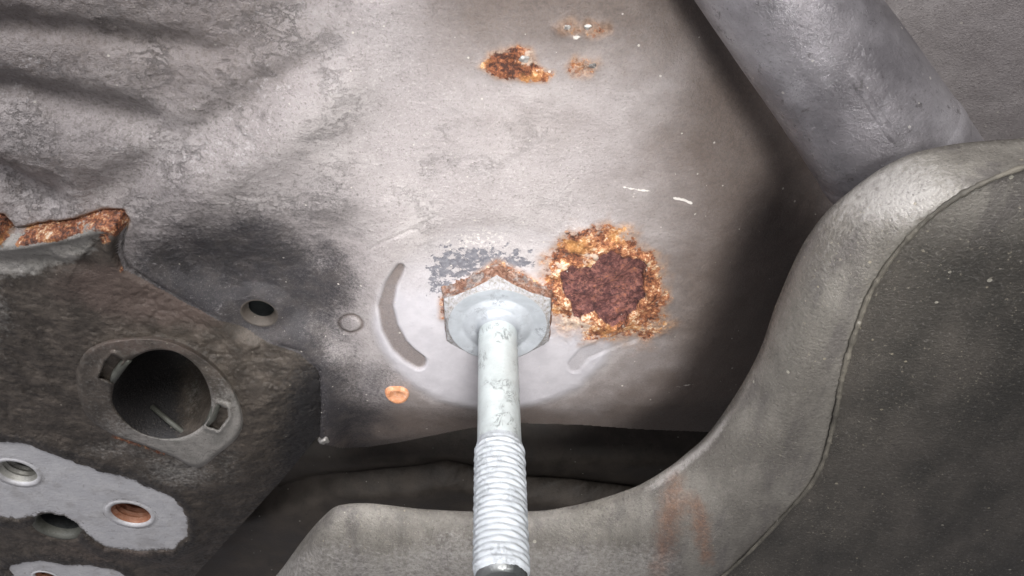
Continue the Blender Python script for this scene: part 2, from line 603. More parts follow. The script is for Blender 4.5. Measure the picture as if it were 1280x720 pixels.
# --- the lap seam between the floor panel and the rail
SEAM = [(-400, 262), (-40, 270), (0, 276), (16, 290), (30, 288), (80, 280), (128, 267), (152, 266), (158, 276), (150, 300),
        (148, 316), (158, 336), (200, 360), (260, 392), (320, 424), (374, 440), (400, 464), (405, 500), (405, 556)]
RAIL_POLY = SEAM + [(390, 575), (345, 622), (275, 695), (200, 775), (100, 900), (-900, 900), (-900, 262)]
CORNER = [(385, 430), (372, 500), (340, 575), (285, 650), (220, 730), (100, 870)]


def coarse(PX, PY):
    """large shape of the pressing, millimetres, + is up (away from the viewer)"""
    sd_rail = sdpoly(PX, PY, RAIL_POLY)          # negative on the rail
    H = n_lump * .8
    # floor turns up towards its far edge and into the exhaust tunnel
    H = H + 14 * sm(492, 575, PY) ** 1.4 * sm(395, 440, PX)
    tun = (PX - 885) * .80 - (PY - 60) * .52
    H = H + 16 * sm(-70, 130, tun)
    H = H + 7 * sm(790, 1000, PX) * sm(250, 520, PY)
    # gentle crown of the floor
    H = H - 3.0 * blob(PX, PY, 640, 180, 240, 150)
    # dished black area left of the boss: crisp shoulder on its upper side
    shoulder = PY - np.interp(PX, [100, 165, 200, 240, 300, 360, 430, 520], [330, 305, 284, 268, 262, 262, 250, 250])
    H = H + 6.5 * sm(-4, 70, shoulder + n_mid * 10) * (1 - sm(400, 500, PX)) * sm(120, 175, PX)
    H = H * np.where(sd_rail < 0, 0, sm(-2, 60, sd_rail))
    # rail plane, its side turning up toward the far corner
    cs = PX - np.interp(PY, [p[1] for p in CORNER], [p[0] for p in CORNER])
    sdc = pdist(PX, PY, CORNER)[0] * np.sign(cs)
    H = np.where(sd_rail < 0, -4.0 * sm(0, 90, -sd_rail) + 17 * sm(-60, 95, sdc) ** 1.35 * sm(430, 560, PY), H)
    return H, sd_rail, sdc


H = np.zeros_like(X)
for _ in range(3):
    PX, PY = pix(X, Y, H * .001)
    PX = PX.astype(np.float32)
    PY = PY.astype(np.float32)
    H, sd_rail, sdc = coarse(PX, PY)
PX, PY = pix(X, Y, H * .001)
PX = PX.astype(np.float32)
PY = PY.astype(np.float32)
H, sd_rail, sdc = coarse(PX, PY)
seam_d, seam_t = pdist(PX, PY, SEAM)
on_rail = sd_rail < 0
H0 = H.copy()


def groove(line, amp, wid, fade=(0, 0), skew=0):
    global H
    d, t = pdist(PX, PY, line)
    e = np.ones_like(t)
    if fade[0]:
        e *= sm(0, fade[0], t)
    if fade[1]:
        e *= 1 - sm(1 - fade[1], 1, t)
    H = H + amp * e * np.exp(-(d / wid) ** 2)


# stamped folds, upper left
wob = n_mid * 8
PXs, PYs = PX, PY
PY = PY + wob
groove([(-200, 20), (0, 42), (110, 52), (220, 66), (330, 84)], 3.2, 17, (0, .35))
groove([(-200, 90), (0, 122), (90, 138), (170, 158), (240, 176)], 5.4, 19, (0, .2))
groove([(-120, 180), (0, 228), (45, 248), (92, 270)], 5.2, 20, (0, .2))
groove([(-60, 175), (60, 200), (160, 215)], -2.2, 30, (.2, .3))
groove([(90, 262), (160, 222), (245, 172), (320, 120), (400, 70), (460, 35)], 2.6, 22, (.1, .25))
groove([(175, 262), (250, 232), (330, 195), (420, 120), (500, 60)], -2.8, 40, (.2, .3))
# facets left of the diagonal press line drop toward the viewer
side = (PY - 262) * .83 + (PX - 90) * .56
H += 3.2 * sm(20, -60, side) * (1 - sm(60, 150, PY) * .4)
PX, PY = PXs, PYs
# bolt boss: flat round pad pressed toward the viewer
rb = np.hypot((PX - 622) / 152, (PY - 396) / 112)
boss = 1 - sm(.95, 1.07, rb + n_mid * .03)
H = H * (1 - .75 * (1 - sm(.8, 1.2, rb))) - 1.1 * boss * sm(330, 410, PY)
arc1 = [(500, 337), (488, 358), (482, 382), (488, 408), (500, 430), (512, 442), (524, 450)]
d1, t1 = pdist(PX, PY, arc1)
wid1 = 5 + 5.5 * np.clip(np.sin(np.clip(1 - t1 * .75, 0, 1) * np.pi), 0, 1) ** .7
a1 = 1 - sm(wid1 - 2.5, wid1 + 2.5, d1)
arc2 = [(790, 420), (752, 430), (730, 440), (718, 454)]
d2, t2 = pdist(PX, PY, arc2)
a2 = (1 - sm(6, 11, d2)) * .9
H += 1.1 * a1 + .55 * a2
rr = np.hypot((PX - 438) / 17.0, (PY - 405) / 12.5)
ring = np.exp(-((rr - .86) / .17) ** 2)
H += .55 * ring - .25 * (1 - sm(.6, .85, rr))
# crease scratch in the underseal
groove([(450, 318), (480, 302), (520, 285), (550, 268)], .25, 2.0, (.2, .2))

# wrinkled underseal, strongest upper left
wr = np.clip(sm(640, 250, PX + PY * .45) * 1.0, 0, 1)
wr = np.maximum(wr, .28 * blob(PX, PY, 560, 230, 170, 110))
ang = fbm(X * 1.0, Y * 1.5, .0050, 3, 60)
ridg = 1 - np.abs(ang) * 3.2
H -= wr * (.26 * np.clip(ridg, 0, 1) + .34 * n_fine)
H += .10 * n_fine * (1 - boss * .7)

# --- the rust patch beside the bolt
RUST_OUT = [(674, 350), (680, 332), (694, 305), (722, 285), (758, 284), (800, 297), (826, 326), (838, 365), (830, 402), (803, 422), (765, 430),
            (722, 424), (697, 412), (684, 388)]
SCAB = [(703, 341), (716, 338), (734, 337), (752, 326), (766, 317), (784, 324), (802, 333), (803, 352), (800, 370), (792, 384),
        (779, 399), (766, 403), (752, 396), (744, 386), (722, 390), (716, 372), (707, 360)]
sd_out = sdpoly(PX, PY, RUST_OUT) + n_mid * 14 + n_fine * 10
sd_scab = sdpoly(PX, PY, SCAB) + n_fine * 6.0 + n_mid * 3 - 4
rust = 1 - sm(-26, 26, sd_out)
scab = (sd_scab < 0).astype(np.float32)
bub = fbm(X, Y, .0065, 4, 90)
H -= rust * (1 - scab) * (.4 + 1.5 * np.clip(bub, -.35, 1) + .65 * n_fine)
H -= .7 * np.exp(-((sd_scab - 4) / 5) ** 2) * (1 - scab) * (rust > .02)
_l = fbm(X + .3 * Y, Y, .0075, 4, 97) * 3.2
_lay = np.floor(_l) + sm(.72, 1, _l - np.floor(_l))
H += scab * (1.9 - .5 * _lay - .8 * fbm(X, Y, .0035, 3, 95) - 1.0 * fbm(X, Y, .014, 2, 99))
pale = np.zeros_like(PX)
pale = np.maximum(pale, .62 * blob(PX, PY, 748, 322, 24, 7) * (1 - scab))
pale = np.maximum(pale, .45 * blob(PX, PY, 708, 330, 12, 8) * (1 - scab))
pale = np.maximum(pale, .62 * blob(PX, PY, 712, 402, 26, 15))
rust = rust - .28 * blob(PX, PY, 710, 404, 30, 18)
_d, _ = pdist(PX, PY, [(553, 392), (553, 374), (590, 350), (622, 330), (655, 346), (692, 362)])
rust = np.maximum(rust, .62 * np.exp(-(_d / 7) ** 2))
H -= .5 * np.exp(-(_d / 6) ** 2) * (1 + n_fine)
# --- spot-weld rust at the top
SPOTS = [([(600, 84), (608, 64), (640, 56), (662, 60), (668, 84), (690, 92), (684, 103), (640, 101), (622, 96)], 1.15),
         ([(708, 82), (716, 70), (750, 70), (757, 80), (740, 92), (716, 94)], .9),
         ([(690, 34), (706, 25), (735, 26), (770, 32), (768, 44), (720, 48), (700, 44)], .62)]
for poly, amt in SPOTS:
    s = sdpoly(PX, PY, poly) + n_mid * 7 + n_fine * 3
    msk = 1 - sm(-14, 12, s)
    rust = np.maximum(rust, msk * amt)
    H -= msk * (.5 + 1.1 * n_fine + .8 * bub)
for cx, cy, rx, ry, k in ((655, 73, 14, 8, .55), (738, 82, 16, 8, .5), (708, 34, 10, 6, .55), (722, 46, 10, 5, .6), (734, 33, 14, 8, .35)):
    pale = np.maximum(pale, k * blob(PX, PY, cx, cy, rx, ry))
    rust = rust - .35 * blob(PX, PY, cx, cy, rx, ry) * rust
# scratches through the paint
for ln, w, k in (([(780, 234), (796, 237), (812, 239)], 1.6, .75), ([(786, 241), (800, 243)], 1.2, .5), ([(843, 248), (856, 250), (864, 254)], 2.2, .8),
                 ([(812, 213), (822, 216)], 1.3, .5), ([(870, 214), (884, 217)], 1.2, .45), ([(700, 206), (740, 224)], 1.0, .45), ([(846, 484), (866, 480)], 1.8, .5)):
    d, t = pdist(PX, PY, ln)
    pale = np.maximum(pale, k * np.exp(-(d / w) ** 2))

# --- rail: torn, curled edge of the lower sheet, then a plain lap seam
step = np.interp(seam_t, [0, .58, .63, .67, .80, 1], [3.8, 3.8, 2.0, .5, .15, .7])
edge_w = np.interp(seam_t, [0, .6, .7, 1], [4, 4, 5, 3])
H = np.where(on_rail, H0 - step * sm(0, 1, -sd_rail / edge_w) + step * sm(0, 90, -sd_rail), H)
H -= on_rail * 1.4 * np.exp(-((sd_rail + 9) / 7) ** 2) * (seam_t < .60)
H += np.where(on_rail, 0, .9 * np.exp(-(seam_d / 3.0) ** 2) * np.interp(seam_t, [0, .56, .58, .63, .66, .72, .8, 1], [1.3, 1.4, 3.0, 3.0, .8, .3, .12, .9]))
n_peb = sm(.02, .55, fbm(X, Y * .8, .0021, 2, 130)) * sm(-.25, .25, fbm(X, Y, .012, 2, 140))
H -= on_rail * (.35 * np.clip(n_fine, -.2, 1) + .30 * n_mid + .26 * n_peb)
# soft valley under the torn flange
H += on_rail * 1.5 * np.exp(-(pdist(PX, PY, [(-60, 330), (40, 322), (110, 330)])[0] / 10) ** 2)

# --- drain hole in the dark dish, hole beside the pad, bores, sleeve opening
ZR = -.004
PXR, PYR = PX, PY
HOLE_A = (324, 392)
ra = np.hypot((PX - HOLE_A[0]) / 24, (PY - HOLE_A[1]) / 17.5)

PAD_A = [(-80, 546), (0, 550), (40, 556), (100, 578), (160, 597), (212, 618), (236, 643), (238, 664), (217, 683), (180, 690),
         (132, 686), (108, 670), (97, 656), (80, 645), (52, 643), (22, 649), (0, 648), (-80, 660)]
PAD_B = [(8, 716), (12, 705), (50, 700), (100, 706), (150, 713), (165, 725), (165, 790), (-10, 790)]
sd_pa = sdpoly(PXR, PYR, PAD_A) + n_fine * 2.2 + n_mid * 2.0
sd_pb = sdpoly(PXR, PYR, PAD_B) + n_fine * 2.2 + n_mid * 2.0
pad_a = sd_pa < 0
pad_b = sd_pb < 0
flat_zone = 1 - sm(0, 34, np.minimum(sd_pa, sd_pb))
H = np.where(on_rail, H * (1 - .92 * flat_zone) - 4.0 * .92 * flat_zone, H)
H = np.where(pad_a | pad_b, -3.7, H - on_rail * (.9 + .5 * n_fine) * np.exp(-((np.minimum(sd_pa, sd_pb) - 6) / 7) ** 2))
Z = (H * .001).astype(np.float32)

bores = []                                    # (centre px, radius m, kind)
for c, r_px, kind in (((21, 591), 23.5, 'steel'), ((163, 643), 24.0, 'copper'), ((72, 658), 25.5, 'plain'), ((57, 722), 13, 'copper')):
    p = W(c[0], c[1], -.0037)
    r = r_px * depth_at(c[0], c[1], -.0037) / F_PX
    bores.append((p, r, kind))
_i = np.unravel_index(np.argmin((PX - HOLE_A[0]) ** 2 + (PY - HOLE_A[1]) ** 2), PX.shape)
pa = np.array([X[_i], Y[_i], Z[_i]])
r_hole_a = 21 * depth_at(*HOLE_A, .004) / F_PX
cut = np.zeros(X.shape, bool)
for p, r, kind in bores:
    cut |= np.hypot(X - p[0], Y - p[1]) < r * 1.04
cut |= np.hypot(X - pa[0], Y - pa[1]) < r_hole_a * 1.02
_w = 1 - sm(r_hole_a * 1.1, r_hole_a * 2.2, np.hypot(X - pa[0], Y - pa[1]))
Z = Z * (1 - _w) + float(Z[_i]) * _w
# local dimple round the plain hole and drain hole
for p, r, k in ((bores[2][0], bores[2][1], .0016),):
    dd = np.hypot(X - p[0], Y - p[1])
    Z += k * (1 - sm(r * 1.02, r * 1.45, dd)) * np.where(pad_a, 0, 1)

SLEEVE_OUT = [(96, 476), (103, 446), (126, 429), (160, 423), (200, 424), (238, 438), (272, 462), (294, 492), (303, 522), (297, 545),
              (274, 566), (247, 584), (216, 570), (180, 556), (140, 542), (108, 518)]
SLEEVE_IN = [(141, 503), (143, 480), (152, 462), (168, 447), (191, 438), (219, 440), (244, 456), (259, 480), (264, 506), (255, 530),
             (232, 545), (205, 548), (177, 541), (155, 525)]
sl_in_c = closed_line(SLEEVE_IN, 96)
sl_w = [W(a, b, ZR) for a, b in sl_in_c]
cut |= inside(X, Y, [(q[0], q[1]) for q in [W(a + (202 - a) * -.05, b + (494 - b) * -.05, ZR) for a, b in sl_in_c]])
sd_sl = sdpoly(PXR, PYR, SLEEVE_OUT)
zs = 1 - sm(-4, 10, sd_sl)
Z = np.where(on_rail, Z * (1 - zs) + ZR * zs, Z)

# --- floor outline
EDGE_FLOOR = [(403, 556), (425, 561), (460, 559), (500, 553), (540, 545), (590, 535), (650, 529), (720, 531), (800, 537), (1000, 545), (1900, 560)]
PX2, PY2 = pix(X, Y, Z)
floor_ok = PY2 < np.interp(PX2, [p[0] for p in EDGE_FLOOR], [p[1] for p in EDGE_FLOOR])
rail_ok = on_rail
ridx = np.where(on_rail, 1, 0)

# --- paint masks
soot_shade = np.zeros_like(PX)
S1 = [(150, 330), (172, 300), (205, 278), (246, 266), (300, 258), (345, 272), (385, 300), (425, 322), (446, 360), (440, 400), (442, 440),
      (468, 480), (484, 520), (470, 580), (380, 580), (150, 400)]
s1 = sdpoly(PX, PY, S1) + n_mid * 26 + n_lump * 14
soot_shade = np.maximum(soot_shade, .98 * (1 - sm(-62, 56, s1)))
soot_shade = np.maximum(soot_shade, .48 * blob(PX, PY, 395, 262, 80, 62))
soot_shade = np.maximum(soot_shade, .50 * blob(PX, PY, 430, 372, 50, 46))
soot_shade = np.maximum(soot_shade, .60 * blob(PX, PY, 470, 470, 44, 28))
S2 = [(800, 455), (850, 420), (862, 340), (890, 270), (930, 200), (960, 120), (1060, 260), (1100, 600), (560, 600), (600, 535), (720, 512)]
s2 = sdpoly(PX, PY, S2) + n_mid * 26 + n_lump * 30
soot_shade = np.maximum(soot_shade, .30 * (1 - sm(-80, 40, s2)))
soot_shade = np.maximum(soot_shade, .45 * sm(505, 545, PY + n_mid * 10) * sm(420, 470, PX))
soot_shade = np.maximum(soot_shade, .30 * blob(PX, PY, 250, 140, 90, 50) * (.5 + n_mid))
soot_shade = np.maximum(soot_shade, .30 * blob(PX, PY, 560, 520, 90, 20))
dirt_shade = np.zeros_like(PX)  # road grime and painted light falloff share this mask
dirt_shade = np.maximum(dirt_shade, .80 * sm(200, 0, PY + n_lump * 30) * sm(440, 620, PX) * sm(1060, 960, PX))  # painted falloff of light toward the top
dirt_shade = np.maximum(dirt_shade, .82 * sm(680, 910, PX + n_lump * 50) * sm(1150, 1000, PX))  # painted light gradient, darker toward the pipe
dirt_shade = np.maximum(dirt_shade, .10 * sm(1050, 1150, PX))
dirt_shade = np.maximum(dirt_shade, .84 * (1 - sm(-80, 60, s2)))  # right side: grime plus painted shade beside the tunnel
dirt_shade = np.maximum(dirt_shade, .35 * blob(PX, PY, 700, 150, 160, 60))
dirt_shade = np.maximum(dirt_shade, .82 * sm(484, 528, PY + n_lump * 20))  # far edge: dirt plus painted shade where the floor turns up
dirt_shade = np.maximum(dirt_shade, .46 * sm(560, 250, PX) * sm(250, 60, PY))  # upper left dimmed in colour, away from the bright centre
dirt_shade = np.maximum(dirt_shade, .35 * blob(PX, PY, 60, 205, 110, 28))
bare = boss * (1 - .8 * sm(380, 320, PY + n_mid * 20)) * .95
dirt_shade = np.maximum(dirt_shade * (1 - .8 * boss), .72 * np.maximum(a1, a2 * .5))
dirt_shade = np.maximum(dirt_shade, .75 * ring)
soot_shade = soot_shade * (1 - .9 * boss * sm(440, 470, PX) * (1 - sm(770, 830, PX)))
dirt_shade = np.maximum(dirt_shade, .5 * sm(.98, 1.14, rb + n_mid * .06) * sm(400, 450, PY) * sm(470, 520, PX))
flake = .70 * blob(PX, PY, 585, 330, 50, 30) + .46 * blob(PX, PY, 650, 328, 34, 20) + .35 * blob(PX, PY, 545, 360, 18, 40)
pale = np.maximum(pale, .44 * blob(PX, PY, 600, 300, 110, 34))
wrin = wr
rust = np.maximum(rust, .85 * np.exp(-(seam_d / 5) ** 2) * (seam_t < .582) * (PX > -200) * (1 - .8 * blob(PX, PY, 22, 290, 9, 12)))
mask_a = np.stack([soot_shade, dirt_shade, rust, scab], -1)
mask_b = np.stack([bare, flake, wrin, pale], -1)
# rail version
r_dark = .60 * blob(PX, PY, 400, 500, 70, 110) + .6 * sm(-40, 60, sdc) * sm(430, 520, PY) + .5 * blob(PX, PY, 230, 320, 90, 40)  # darker by the seam, along the upturned side and below the lip
r_dark = np.maximum(r_dark, .55 * np.exp(-((np.minimum(sd_pa, sd_pb) - 6) / 9) ** 2))
r_dirt = .85 * blob(PX, PY, 250, 372, 120, 45) + .7 * blob(PX, PY, 130, 350, 80, 40) + .5 * blob(PX, PY, 150, 690, 160, 30)
r_bare = 1.0 * sm(372, 318, PY - np.interp(PX, [0, 80, 150, 200], [0, -22, -60, -120]) + n_mid * 26) * sm(175, 130, PX)
r_bare = np.maximum(r_bare, .50 * sm(60, -10, PX + n_mid * 30) * sm(560, 380, PY))
r_bare = np.maximum(r_bare, .62 * blob(PX, PY, 225, 590, 70, 30) + .45 * blob(PX, PY, 130, 560, 60, 16))
r_bare = np.maximum(r_bare, .45 * blob(PX, PY, 285, 580, 34, 50))
edge_rust = np.exp(-((sd_rail + 3) / np.interp(PX, [0, 90, 150], [6, 7, 12])) ** 2) * (1 - sm(.570, .590, seam_t)) * (PX > -200)
r_rust = .78 * edge_rust * (1 - .8 * blob(PX, PY, 116, 286, 15, 13)) * (1 - .9 * blob(PX, PY, 22, 292, 8, 14))
r_rust = np.maximum(r_rust, .62 * blob(PX, PY, 138, 286, 13, 13))
r_rust = np.maximum(r_rust, .6 * blob(PX, PY, 156, 334, 7, 5))
r_rust = np.maximum(r_rust, .55 * np.exp(-(pdist(PXR, PYR, [(140, 544), (178, 558), (205, 568)])[0] / 4) ** 2))
r_a = np.stack([r_dark, r_dirt, r_rust, 0 * r_dark], -1)
_pe = np.exp(-np.abs(np.minimum(sd_pa, sd_pb)) / 5.0)
for p, r, kind in bores:
    _pe = np.maximum(_pe, .75 * np.exp(-np.abs(np.hypot(X - p[0], Y - p[1]) - r * 1.38) / .0006))
r_b = np.stack([r_bare, _pe, 0 * r_bare, 0 * r_bare], -1)

NX, NY = X.shape
idx = np.arange(NX * NY).reshape(NX, NY)
quads = np.stack([idx[:-1, :-1], idx[:-1, 1:], idx[1:, 1:], idx[1:, :-1]], -1).reshape(-1, 4)
P3 = np.stack([X, Y, Z], -1).reshape(-1, 3)
okv = (np.where(on_rail, rail_ok, floor_ok) & ~cut).ravel()
# a quad stays if all corners are kept
keep = okv[quads].all(1)
lab = np.zeros(NX * NY, np.int8)
lab[on_rail.ravel()] = 1
lab[(pad_a & on_rail).ravel()] = 2
lab[(pad_b & on_rail).ravel()] = 3
lab[((scab > .5) & ~on_rail).ravel()] = 4
lab[(on_rail & (sd_rail > -20 - 8 * n_mid) & (seam_t < .582) & (PX > -200)).ravel()] = 5
fl = lab[quads]
flab = fl.min(1)
flab = np.where((fl == 4).sum(1) >= 2, 4, np.where((fl == 4).any(1), 0, flab))
flab = np.where((fl == 0).any(1) & (flab == 1), 0, flab)


def part_from_grid(name, code, mat, parent, a, b):
    q = quads[keep & (flab == code)]
    used, inv = np.unique(q, return_inverse=True)
    return mesh_obj(name, P3[used], inv.reshape(-1, 4), mat, parent, True,
                    {'mask_a': a.reshape(-1, 4)[used], 'mask_b': b.reshape(-1, 4)[used]})


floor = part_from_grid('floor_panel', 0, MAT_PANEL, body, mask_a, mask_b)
rail = part_from_grid('chassis_rail', 1, MAT_RAIL, body, r_a, r_b)
pad1 = part_from_grid('bare_pad', 2, MAT_PAD, rail, r_a, r_b)
pad2 = part_from_grid('bare_pad', 3, MAT_PAD, rail, r_a, r_b)
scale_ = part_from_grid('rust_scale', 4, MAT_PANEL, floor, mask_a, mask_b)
floor['label'] = 'pale grey undersealed floor panel round the bolt'
rail['label'] = 'dark dirty chassis rail with oval opening and bare metal pad'
pad1['label'] = 'bare light grey metal pad with two threaded holes'
pad2['label'] = 'small bare grey pad at the lower left edge'
lip = part_from_grid('torn_lip', 5, MAT_RAIL, rail, r_a, r_b)
lip['label'] = 'orange rusted curled edge of the torn sheet'
scale_['label'] = 'dark purple brown flaking rust scale'


# ------------------------------------------------------------------ lathe helper
def lathe(name, prof, loc, mat, parent, seg=48, wob=0, wfun=None):
    """prof: list of (radius, z) ; axis vertical"""
    v = []
    for i in range(seg):
        a = 2 * math.pi * i / seg
        for r, z in prof:
            k = 1 + wob * math.sin(a * 3 + r * 900) if wob else 1
            v.append((loc[0] + r * k * math.cos(a), loc[1] + r * k * math.sin(a), loc[2] + z))
    return mesh_obj(name, v, grid_faces(seg, len(prof), True), mat, parent)


for (p, r, kind) in bores:
    if kind == 'plain':
        prof = [(r * 1.42, .0010), (r * 1.22, .0001), (r * 1.08, .0004), (r, .0014), (r * .98, .004), (r * .98, .05), (0.0001, .051)]
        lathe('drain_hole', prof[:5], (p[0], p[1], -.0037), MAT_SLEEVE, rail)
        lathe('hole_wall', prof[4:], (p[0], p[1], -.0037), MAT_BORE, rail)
        continue
    prof = [(r * 1.16, .0002), (r * 1.10, -.0001), (r * 1.04, .0002), (r, .0012)]
    n = 9
    pitch = .0022
    for k in range(n):
        z0 = .0014 + k * pitch
        prof += [(r * .99, z0), (r * .99, z0 + pitch * .25), (r * .87, z0 + pitch * .55), (r * .87, z0 + pitch * .75)]
    prof += [(.0001, .0014 + n * pitch)]
    cp = kind == 'copper'
    t = lathe('threaded_hole', prof, (p[0], p[1], -.0037), MAT_COPPER if cp else MAT_STEEL_THREAD, rail)
    t['label'] = 'copper coloured threaded hole' if cp else 'grey steel threaded hole'
    ring_prof = [(r * 1.30, .0002), (r * 1.24, -.00025), (r * 1.12, -.0003), (r * 1.03, .0000), (r * 1.0, .0008)]
    lathe('bore_rim', ring_prof, (p[0], p[1], -.0037), MAT_PAD, rail)

# small drain hole in the black dish
prof = [(r_hole_a * 1.15, .0001), (r_hole_a * 1.06, -.0001), (r_hole_a * .98, .0004), (r_hole_a * .84, .0022), (r_hole_a * .76, .0030), (r_hole_a * .80, .004), (r_hole_a * 1.6, .012), (r_hole_a * 1.6, .05), (.0001, .051)]
za = float(np.median(Z[np.abs(np.hypot(X - pa[0], Y - pa[1]) - r_hole_a * 1.1) < .0006]))
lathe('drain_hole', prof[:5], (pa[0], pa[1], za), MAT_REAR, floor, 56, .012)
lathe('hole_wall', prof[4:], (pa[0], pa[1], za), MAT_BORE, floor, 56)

# ------------------------------------------------------------------ sleeve in the rail
NA, NRAD = 240, 26
outc = closed_line(SLEEVE_OUT, 400)
inc = closed_line(SLEEVE_IN, 400)
CX, CY = 202, 494


def by_angle(curve, ang):
    a = np.arctan2(curve[:, 1] - CY, curve[:, 0] - CX)
    o = np.argsort(a)
    r = np.hypot(curve[:, 0] - CX, curve[:, 1] - CY)[o]
    a = a[o]
    return np.interp(ang, np.concatenate([a - 2 * np.pi, a, a + 2 * np.pi]), np.concatenate([r, r, r]))


angs = np.linspace(-np.pi, np.pi, NA, endpoint=False)
ro = by_angle(outc, angs)
ri = by_angle(inc, angs)
SLOT1 = [(125, 471), (133, 452), (141, 444), (153, 450), (146, 461), (140, 477)]
SLOT2 = [(259, 532), (267, 520), (272, 506), (284, 511), (285, 521), (273, 537)]
verts, prof_n = [], 0
for i, a in enumerate(angs):
    col = []
    ca, sa = math.cos(a), math.sin(a)
    col.append((CX + ca * (ro[i] + 3), CY + sa * (ro[i] + 3), ZR + .0012))
    for k in range(NRAD):
        u = k / (NRAD - 1)
        r = ro[i] + (ri[i] - ro[i]) * u
        z = ZR - .0017 - .0003 * u + .0014 * max(0, 1 - u * 9) ** 2 + .0010 * max(0, (u - .88) / .12) ** 2
        qx, qy = CX + ca * r, CY + sa * r
        for sl in (SLOT1, SLOT2):
            s = float(sdpoly(np.array([qx]), np.array([qy]), sl)[0])
            z += .0045 * float(sm(1.2, -1.2, s))
            z -= .0009 * math.exp(-((s - 3) / 2.5) ** 2)
        col.append((qx, qy, z))
    col = [tuple(W(*c)) for c in col]
    c0 = W(CX, CY, ZR)
    rim = np.array(col[-1])
    for j, dz in enumerate((.0008, .003, .006, .010, .015, .020, .030, .05)):
        s = 1.0 - .02 - j * .012
        col.append((c0[0] + (rim[0] - c0[0]) * s, c0[1] + (rim[1] - c0[1]) * s, ZR + dz))
    col.append((c0[0], c0[1], ZR + .052))
    prof_n = len(col)
    verts += col
fcs = grid_faces(NA, prof_n, True)
jj = np.arange(len(fcs)) % (prof_n - 1)
svx, svy = pix(*np.array(verts).T)
s_b = .34 + .46 * sm(480, 560, svy + .3 * (svx - 200))
s_d = .5 * sm(480, 430, svy)
sl_ob = mesh_obj('opening_sleeve', verts, fcs[jj < NRAD], MAT_SLEEVE_PAINT, rail, True,
                 {'mask_a': np.stack([0 * s_b, s_d, 0 * s_b, 0 * s_b], -1), 'mask_b': np.stack([s_b, 0 * s_b, 0 * s_b, 0 * s_b], -1)})
sl_ob['label'] = 'grey green sleeve plate round the oval opening'
t_b = .50 * blob(svx, svy, 243, 482, 22, 34) + .25 * blob(svx, svy, 235, 520, 40, 14)  # lit patch of the right inner wall, painted in
t_s = 1.0 - .9 * sm(195, 250, svx) * sm(440, 470, svy)  # shade on the tube's left and top painted into its colour
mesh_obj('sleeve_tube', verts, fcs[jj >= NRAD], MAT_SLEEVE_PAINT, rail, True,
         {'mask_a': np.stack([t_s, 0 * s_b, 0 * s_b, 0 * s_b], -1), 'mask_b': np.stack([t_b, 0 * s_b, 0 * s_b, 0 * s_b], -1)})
# rust in the lower slot
q = [W(a, b, ZR + .0010) for a, b in [(264, 530), (272, 511), (281, 514), (281, 521), (272, 534)]]
mesh_obj('slot_rust', q + [np.array(v) + np.array([0, 0, .001]) for v in q],
         [(0, 1, 2, 3, 4), (0, 5, 6, 1), (1, 6, 7, 2), (2, 7, 8, 3), (3, 8, 9, 4), (4, 9, 5, 0)], MAT_RUST, rail, False)


def tube(name, pts, rad, mat, parent, seg=12, caps=True, rnoise=0):
    pts = [np.array(p, float) for p in pts]
    rng = np.random.RandomState(len(pts))
    v = []
    for i, p in enumerate(pts):
        t = pts[min(i + 1, len(pts) - 1)] - pts[max(i - 1, 0)]
        t /= np.linalg.norm(t)
        ref = np.array([0, 0, 1.0]) if abs(t[2]) < .9 else np.array([1.0, 0, 0])
        u = np.cross(t, ref)
        u /= np.linalg.norm(u)
        w = np.cross(u, t)
        r = rad[i] if hasattr(rad, '__len__') else rad
        r *= 1 + rnoise * (rng.rand() - .5)
        for k in range(seg):
            a = 2 * math.pi * k / seg
            v.append(p + r * (math.cos(a) * u + math.sin(a) * w))
    f = []
    for i in range(len(pts) - 1):
        for k in range(seg):
            f.append((i * seg + k, i * seg + (k + 1) % seg, (i + 1) * seg + (k + 1) % seg, (i + 1) * seg + k))
    if caps:
        f.append(tuple(range(seg))[::-1])
        f.append(tuple((len(pts) - 1) * seg + k for k in range(seg)))
    return mesh_obj(name, v, f, mat, parent)


# rib seen inside the sleeve, and the turned tabs at its slots
tube('inner_rib', [W(190, 508, ZR + .009), W(212, 527, ZR + .004), W(238, 547, ZR + .0003)], .0010, MAT_SLEEVE, rail, 8)
for pts in ([(140, 478), (146, 466), (155, 454), (162, 449)], [(257, 532), (265, 522), (270, 508), (272, 503)]):
    tube('slot_tab', [W(a, b, ZR - .0012) for a, b in pts], [.0010, .0015, .0015, .0010], MAT_SLEEVE, rail, 10)


def lump(name, px, py, z, rx, ry, rz, mat, parent, amp=.25, seed=0, sub=3):
    """irregular blob, radii in photo pixels at that depth"""
    p = W(px, py, z)
    s = depth_at(px, py, z) / F_PX
    bm = bmesh.new()
    bmesh.ops.create_icosphere(bm, subdivisions=sub, radius=1)
    rng = random.Random(seed)
    dirs = [(Vector((rng.uniform(-1, 1), rng.uniform(-1, 1), rng.uniform(-1, 1))).normalized(), rng.uniform(2, 6), rng.uniform(0, 6)) for _ in range(7)]
    for v in bm.verts:
        k = 1 + amp * sum(math.sin(d.dot(v.co) * f + o) for d, f, o in dirs) / 3.5
        c = v.co * k
        v.co = Vector((p[0] + c.x * rx * s, p[1] + c.y * ry * s, p[2] + c.z * rz * s))
    me = bpy.data.meshes.new(name)
    bm.to_mesh(me)
    bm.free()
    for q in me.polygons:
        q.use_smooth = True
    me.materials.append(mat)
    o = bpy.data.objects.new(name, me)
    scene.collection.objects.link(o)
    o.parent = parent
    return o


def zat(px, py, z0=0.0):
    p = W(px, py, z0)
    for _ in range(4):
        z0 = float(Z[np.argmin(abs(gx - p[0])), np.argmin(abs(gy - p[1]))])
        p = W(px, py, z0)
    return z0


